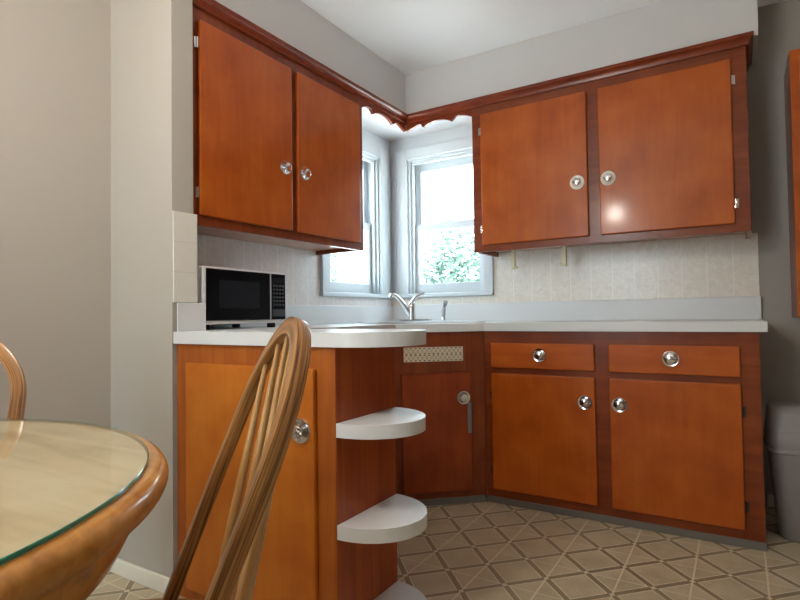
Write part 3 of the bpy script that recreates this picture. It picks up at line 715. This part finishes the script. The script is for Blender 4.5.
# ------------------------------------------------------------------ hoop back chairs
def make_chair(label):
    """local: x across, +y to the back, origin on the floor below the middle of the bow feet"""
    t = thing('dining_chair', label, 'chair', (0, 0, 0), 0, 'hoop back oak dining chairs around the table')
    w0, w1, h1, h, ph, zs = .1754, .205, .343, .533, .3842, .45
    upv = Vector((0, math.sin(ph), math.cos(ph)))
    pts = []
    N1, N2 = 14, 40
    for i in range(N1): a = i/N1; pts.append((w0+(w1-w0)*math.sin(a*PI/2), -.03+(h1+.03)*a))
    for i in range(N2+1): a = PI*i/N2; pts.append((w1*math.cos(a), h1+(h-h1)*math.sin(a)))
    for i in range(N1-1, -1, -1): a = i/N1; pts.append((-(w0+(w1-w0)*math.sin(a*PI/2)), -.03+(h1+.03)*a))
    P = [Vector((x, 0, zs)) + upv*u for x, u in pts]
    nrm = Vector((0, math.cos(ph), -math.sin(ph)))          # pushes the bow back from its front plane
    b = nb(); sec = rrect(.0155, .0115, .002, 2)
    P2 = [p + nrm*.0115 for p in P]
    # keep the outside of the bow on the measured curve: shift inwards
    sweep(b, P2, [sec]*len(P2), up=nrm)
    obj('bow', b, M_bow, t, smooth=40, local=True)
    # seat
    prof = []
    for i in range(48):
        a = 2*PI*i/48; c, s = math.cos(a), math.sin(a)
        r = .215
        prof.append((r*math.copysign(abs(c)**.85, c), -.115+.255*math.copysign(abs(s)**.9, s)))
    b = nb()
    rows = []
    for k, z in ((.90, zs-.042), (.985, zs-.036), (1., zs-.016), (.985, zs-.003), (.93, zs), (.6, zs-.006), (.25, zs-.009)):
        rows.append([b.verts.new((x*k, -.115+(y+.115)*k, z)) for x, y in prof])
    loft(b, rows); obj('seat', b, M_seat, t, smooth=50, local=True)
    # spindles
    ns = 6
    for i in range(ns):
        f = -1+2*i/(ns-1)
        xb = .112*f; yb_ = .112-.03*f*f
        xt = .150*f; ut = h1+(h-h1)*math.sqrt(1-(xt/w1)**2)-.012
        top = Vector((xt, 0, zs)) + upv*ut + nrm*.0115
        bot = Vector((xb, yb_, zs-.012))
        L_ = [bot.lerp(top, k) for k in (0, .25, .5, .75, 1)]
        b = nb(); sweep(b, L_, [circ(r, 10, r*.8) for r in (.0075, .0105, .0105, .0085, .006)], up=(0, 1, 0))
        obj('spindle', b, M_spin, t, smooth=50, local=True)
    # legs and stretchers
    feet = {}
    for sx_, (x0, y0), (x1, y1) in ((1, (.13, -.25), (.17, -.27)), (-1, (-.13, -.25), (-.17, -.27)), (2, (.12, -.03), (.185, .05)), (-2, (-.12, -.03), (-.185, .05))):
        A, B = Vector((x0, y0, zs-.03)), Vector((x1, y1, 0)); feet[sx_] = (A, B)
        L_ = [A.lerp(B, k) for k in (0, .15, .35, .5, .62, .8, 1)]
        b = nb(); sweep(b, L_, [circ(r, 12) for r in (.013, .017, .021, .018, .021, .016, .012)]); obj('leg', b, M_oak, t, smooth=50, local=True)
    mid = {}
    for s in (1, -1):
        A = feet[s][0].lerp(feet[s][1], .55); B = feet[2*s][0].lerp(feet[2*s][1], .55); mid[s] = A.lerp(B, .5)
        b = nb(); tube(b, [A, A.lerp(B, .5), B], [.008, .012, .008], 10); obj('stretcher', b, M_oak, t, smooth=50, local=True)
    b = nb(); tube(b, [mid[1], mid[1].lerp(mid[-1], .5), mid[-1]], [.008, .012, .008], 10); obj('stretcher', b, M_oak, t, smooth=50, local=True)
    return t
def copy_tree(o, parent=None):
    c = o.copy(); COL.objects.link(c); c.parent = parent
    for ch in list(o.children): copy_tree(ch, c)
    return c
ch1 = make_chair('hoop back oak spindle chair in front of the peninsula cabinet')
ch1.location = (1.316, -2.7202, 0); ch1.rotation_euler = (0, 0, -.6517)
ch2 = copy_tree(ch1); ch2['label'] = 'oak hoop back chair at the left edge on the far side of the table'
th2 = math.radians(142.6-90)
ch2.location = (tx+.025+.62*math.cos(math.radians(142.6)), ty+.62*math.sin(math.radians(142.6)), 0); ch2.rotation_euler = (0, 0, th2)

# ------------------------------------------------------------------ lamp over the table (outside the frame)
lp = thing('pendant_lamp', 'glass globe pendant lamp hanging over the round table', 'lamp', (1.09, -2.96, ZCE))
b = nb(); lathe(b, [(.0001, ZCE-.002), (.06, ZCE-.002), (.055, ZCE-.025), (.0001, ZCE-.03)], 24, Matrix.Translation((1.09, -2.96, 0)), caps=False); obj('canopy', b, M_chrome, lp, smooth=40)
b = nb(); tube(b, [(1.09, -2.96, ZCE-.02), (1.09, -2.96, 1.97)], .004, 8); obj('cord', b, M_dark, lp)
b = nb(); lathe(b, [(.0001, 1.975), (.02, 1.975), (.022, 1.95), (.0001, 1.949)], 20, Matrix.Translation((1.09, -2.96, 0)), caps=False); obj('socket', b, M_chrome, lp, smooth=40)
b = nb(); bmesh.ops.create_uvsphere(b, u_segments=24, v_segments=16, radius=.055, matrix=Matrix.Translation((1.09, -2.96, 1.895))); obj('globe', b, M_bulb, lp, smooth=180)

# ------------------------------------------------------------------ outdoors
gl = struct('ground', BX(-30, 30, -30, 30, -.9, -.7), M_bounce_ground, 'unseen ground outside, made pale to bounce daylight indoors', 'ground')
def shrub(x, y, r, h, mat, lab):
    t = thing('leafy_tree', lab, 'tree', (x, y, -.7), group='trees outside the corner windows')
    b = nb(); tube(b, [(x, y, -.7), (x+.05, y, .3), (x, y+.06, h-.5)], [.09, .07, .03], 8); obj('trunk', b, M_bark, t, smooth=50)
    b = nb(); zc = (h+.1)/2
    for i in range(4200):
        while True:
            p = Vector((random.uniform(-1, 1), random.uniform(-1, 1), random.uniform(-1, 1)))
            if .25 < p.length < 1: break
        k = 1+.22*math.sin(5*p.x+2*y)*math.cos(4*p.z+x)
        c = Vector((x+p.x*r*k, y+p.y*r*k, zc+p.z*(h-zc)*k))
        a = Vector((random.gauss(0, 1), random.gauss(0, 1), random.gauss(0, 1))).normalized(); e = a.orthogonal().normalized()
        s = random.uniform(.05, .10)
        b.faces.new([b.verts.new(q) for q in (c-a*s, c+e*s*.5, c+a*s, c-e*s*.5)])
    f = obj('foliage', b, mat, t); return t
for x, y, r, h, m, l in ((-2.75, 6.5, 1.0, 2.6, M_leaf, 'leafy green tree seen through the lower pane of the right window'),
                         (-5.3, 4.9, 1.1, 2.35, M_leaf2, 'leafy tree seen through the lower pane of the left window'),
                         (.3, 7.6, 1.1, 2.9, M_leaf2, 'leafy tree outside to the right of both windows')):
    shrub(x, y, r, h, m, l)

# ------------------------------------------------------------------ light, sky, camera
w = bpy.data.worlds.new('sky'); sc.world = w; w.use_nodes = True
bg = w.node_tree.nodes['Background']; bg.inputs['Color'].default_value = (*SKY_COL, 1); bg.inputs['Strength'].default_value = SKY_STR
sl = bpy.data.lights.new('sun', 'SUN'); sl.energy = 26.; sl.color = (1., .97, .93); sl.angle = .012
so = bpy.data.objects.new('sun', sl); COL.objects.link(so); so.rotation_euler = Vector((.15, -.62, .90)).to_track_quat('Z', 'Y').to_euler()
def portal(name, loc, rot, sx_, sy2):
    l = bpy.data.lights.new(name, 'AREA'); l.shape = 'RECTANGLE'; l.size = sx_; l.size_y = sy2; l.cycles.is_portal = True
    o = bpy.data.objects.new(name, l); COL.objects.link(o); o.location = loc; o.rotation_euler = rot
portal('daylight_portal', (-.12, (WA[0]+WA[1])/2, 1.57), (PI/2, 0, -PI/2), .6, .95)
portal('daylight_portal', ((WB[0]+WB[1])/2, .12, 1.57), (-PI/2, 0, 0), .6, .95)
portal('daylight_portal', ((WF[0]+WF[1])/2, RY-.12, 1.5), (PI/2, 0, 0), .9, 1.3)

cam = bpy.data.cameras.new('camera'); co = bpy.data.objects.new('camera', cam); COL.objects.link(co)
cam.sensor_width = 36; cam.lens = 544.956*36/800; cam.clip_start = .02
yaw, pit, rol = (math.radians(v) for v in (31.8558, 1.584, -.8379))
F = Vector((-math.sin(yaw)*math.cos(pit), math.cos(yaw)*math.cos(pit), math.sin(pit))); Rr = Vector((math.cos(yaw), math.sin(yaw), 0)); Uu = Rr.cross(F)
R2 = Rr*math.cos(rol)+Uu*math.sin(rol); U2 = -Rr*math.sin(rol)+Uu*math.cos(rol)
co.matrix_world = Matrix.Translation((2.069, -3.2272, .9574)) @ Matrix((R2, U2, -F)).transposed().to_4x4()
sc.camera = co
sc.view_settings.view_transform = 'Standard'; sc.view_settings.look = 'None'; sc.view_settings.exposure = EXPO; sc.view_settings.gamma = 1
sc.view_settings.use_curve_mapping = False
sc.cycles.use_denoising = True
sc.cycles.max_bounces = 10; sc.cycles.diffuse_bounces = 6; sc.cycles.transparent_max_bounces = 12
sc.cycles.sample_clamp_indirect = 8
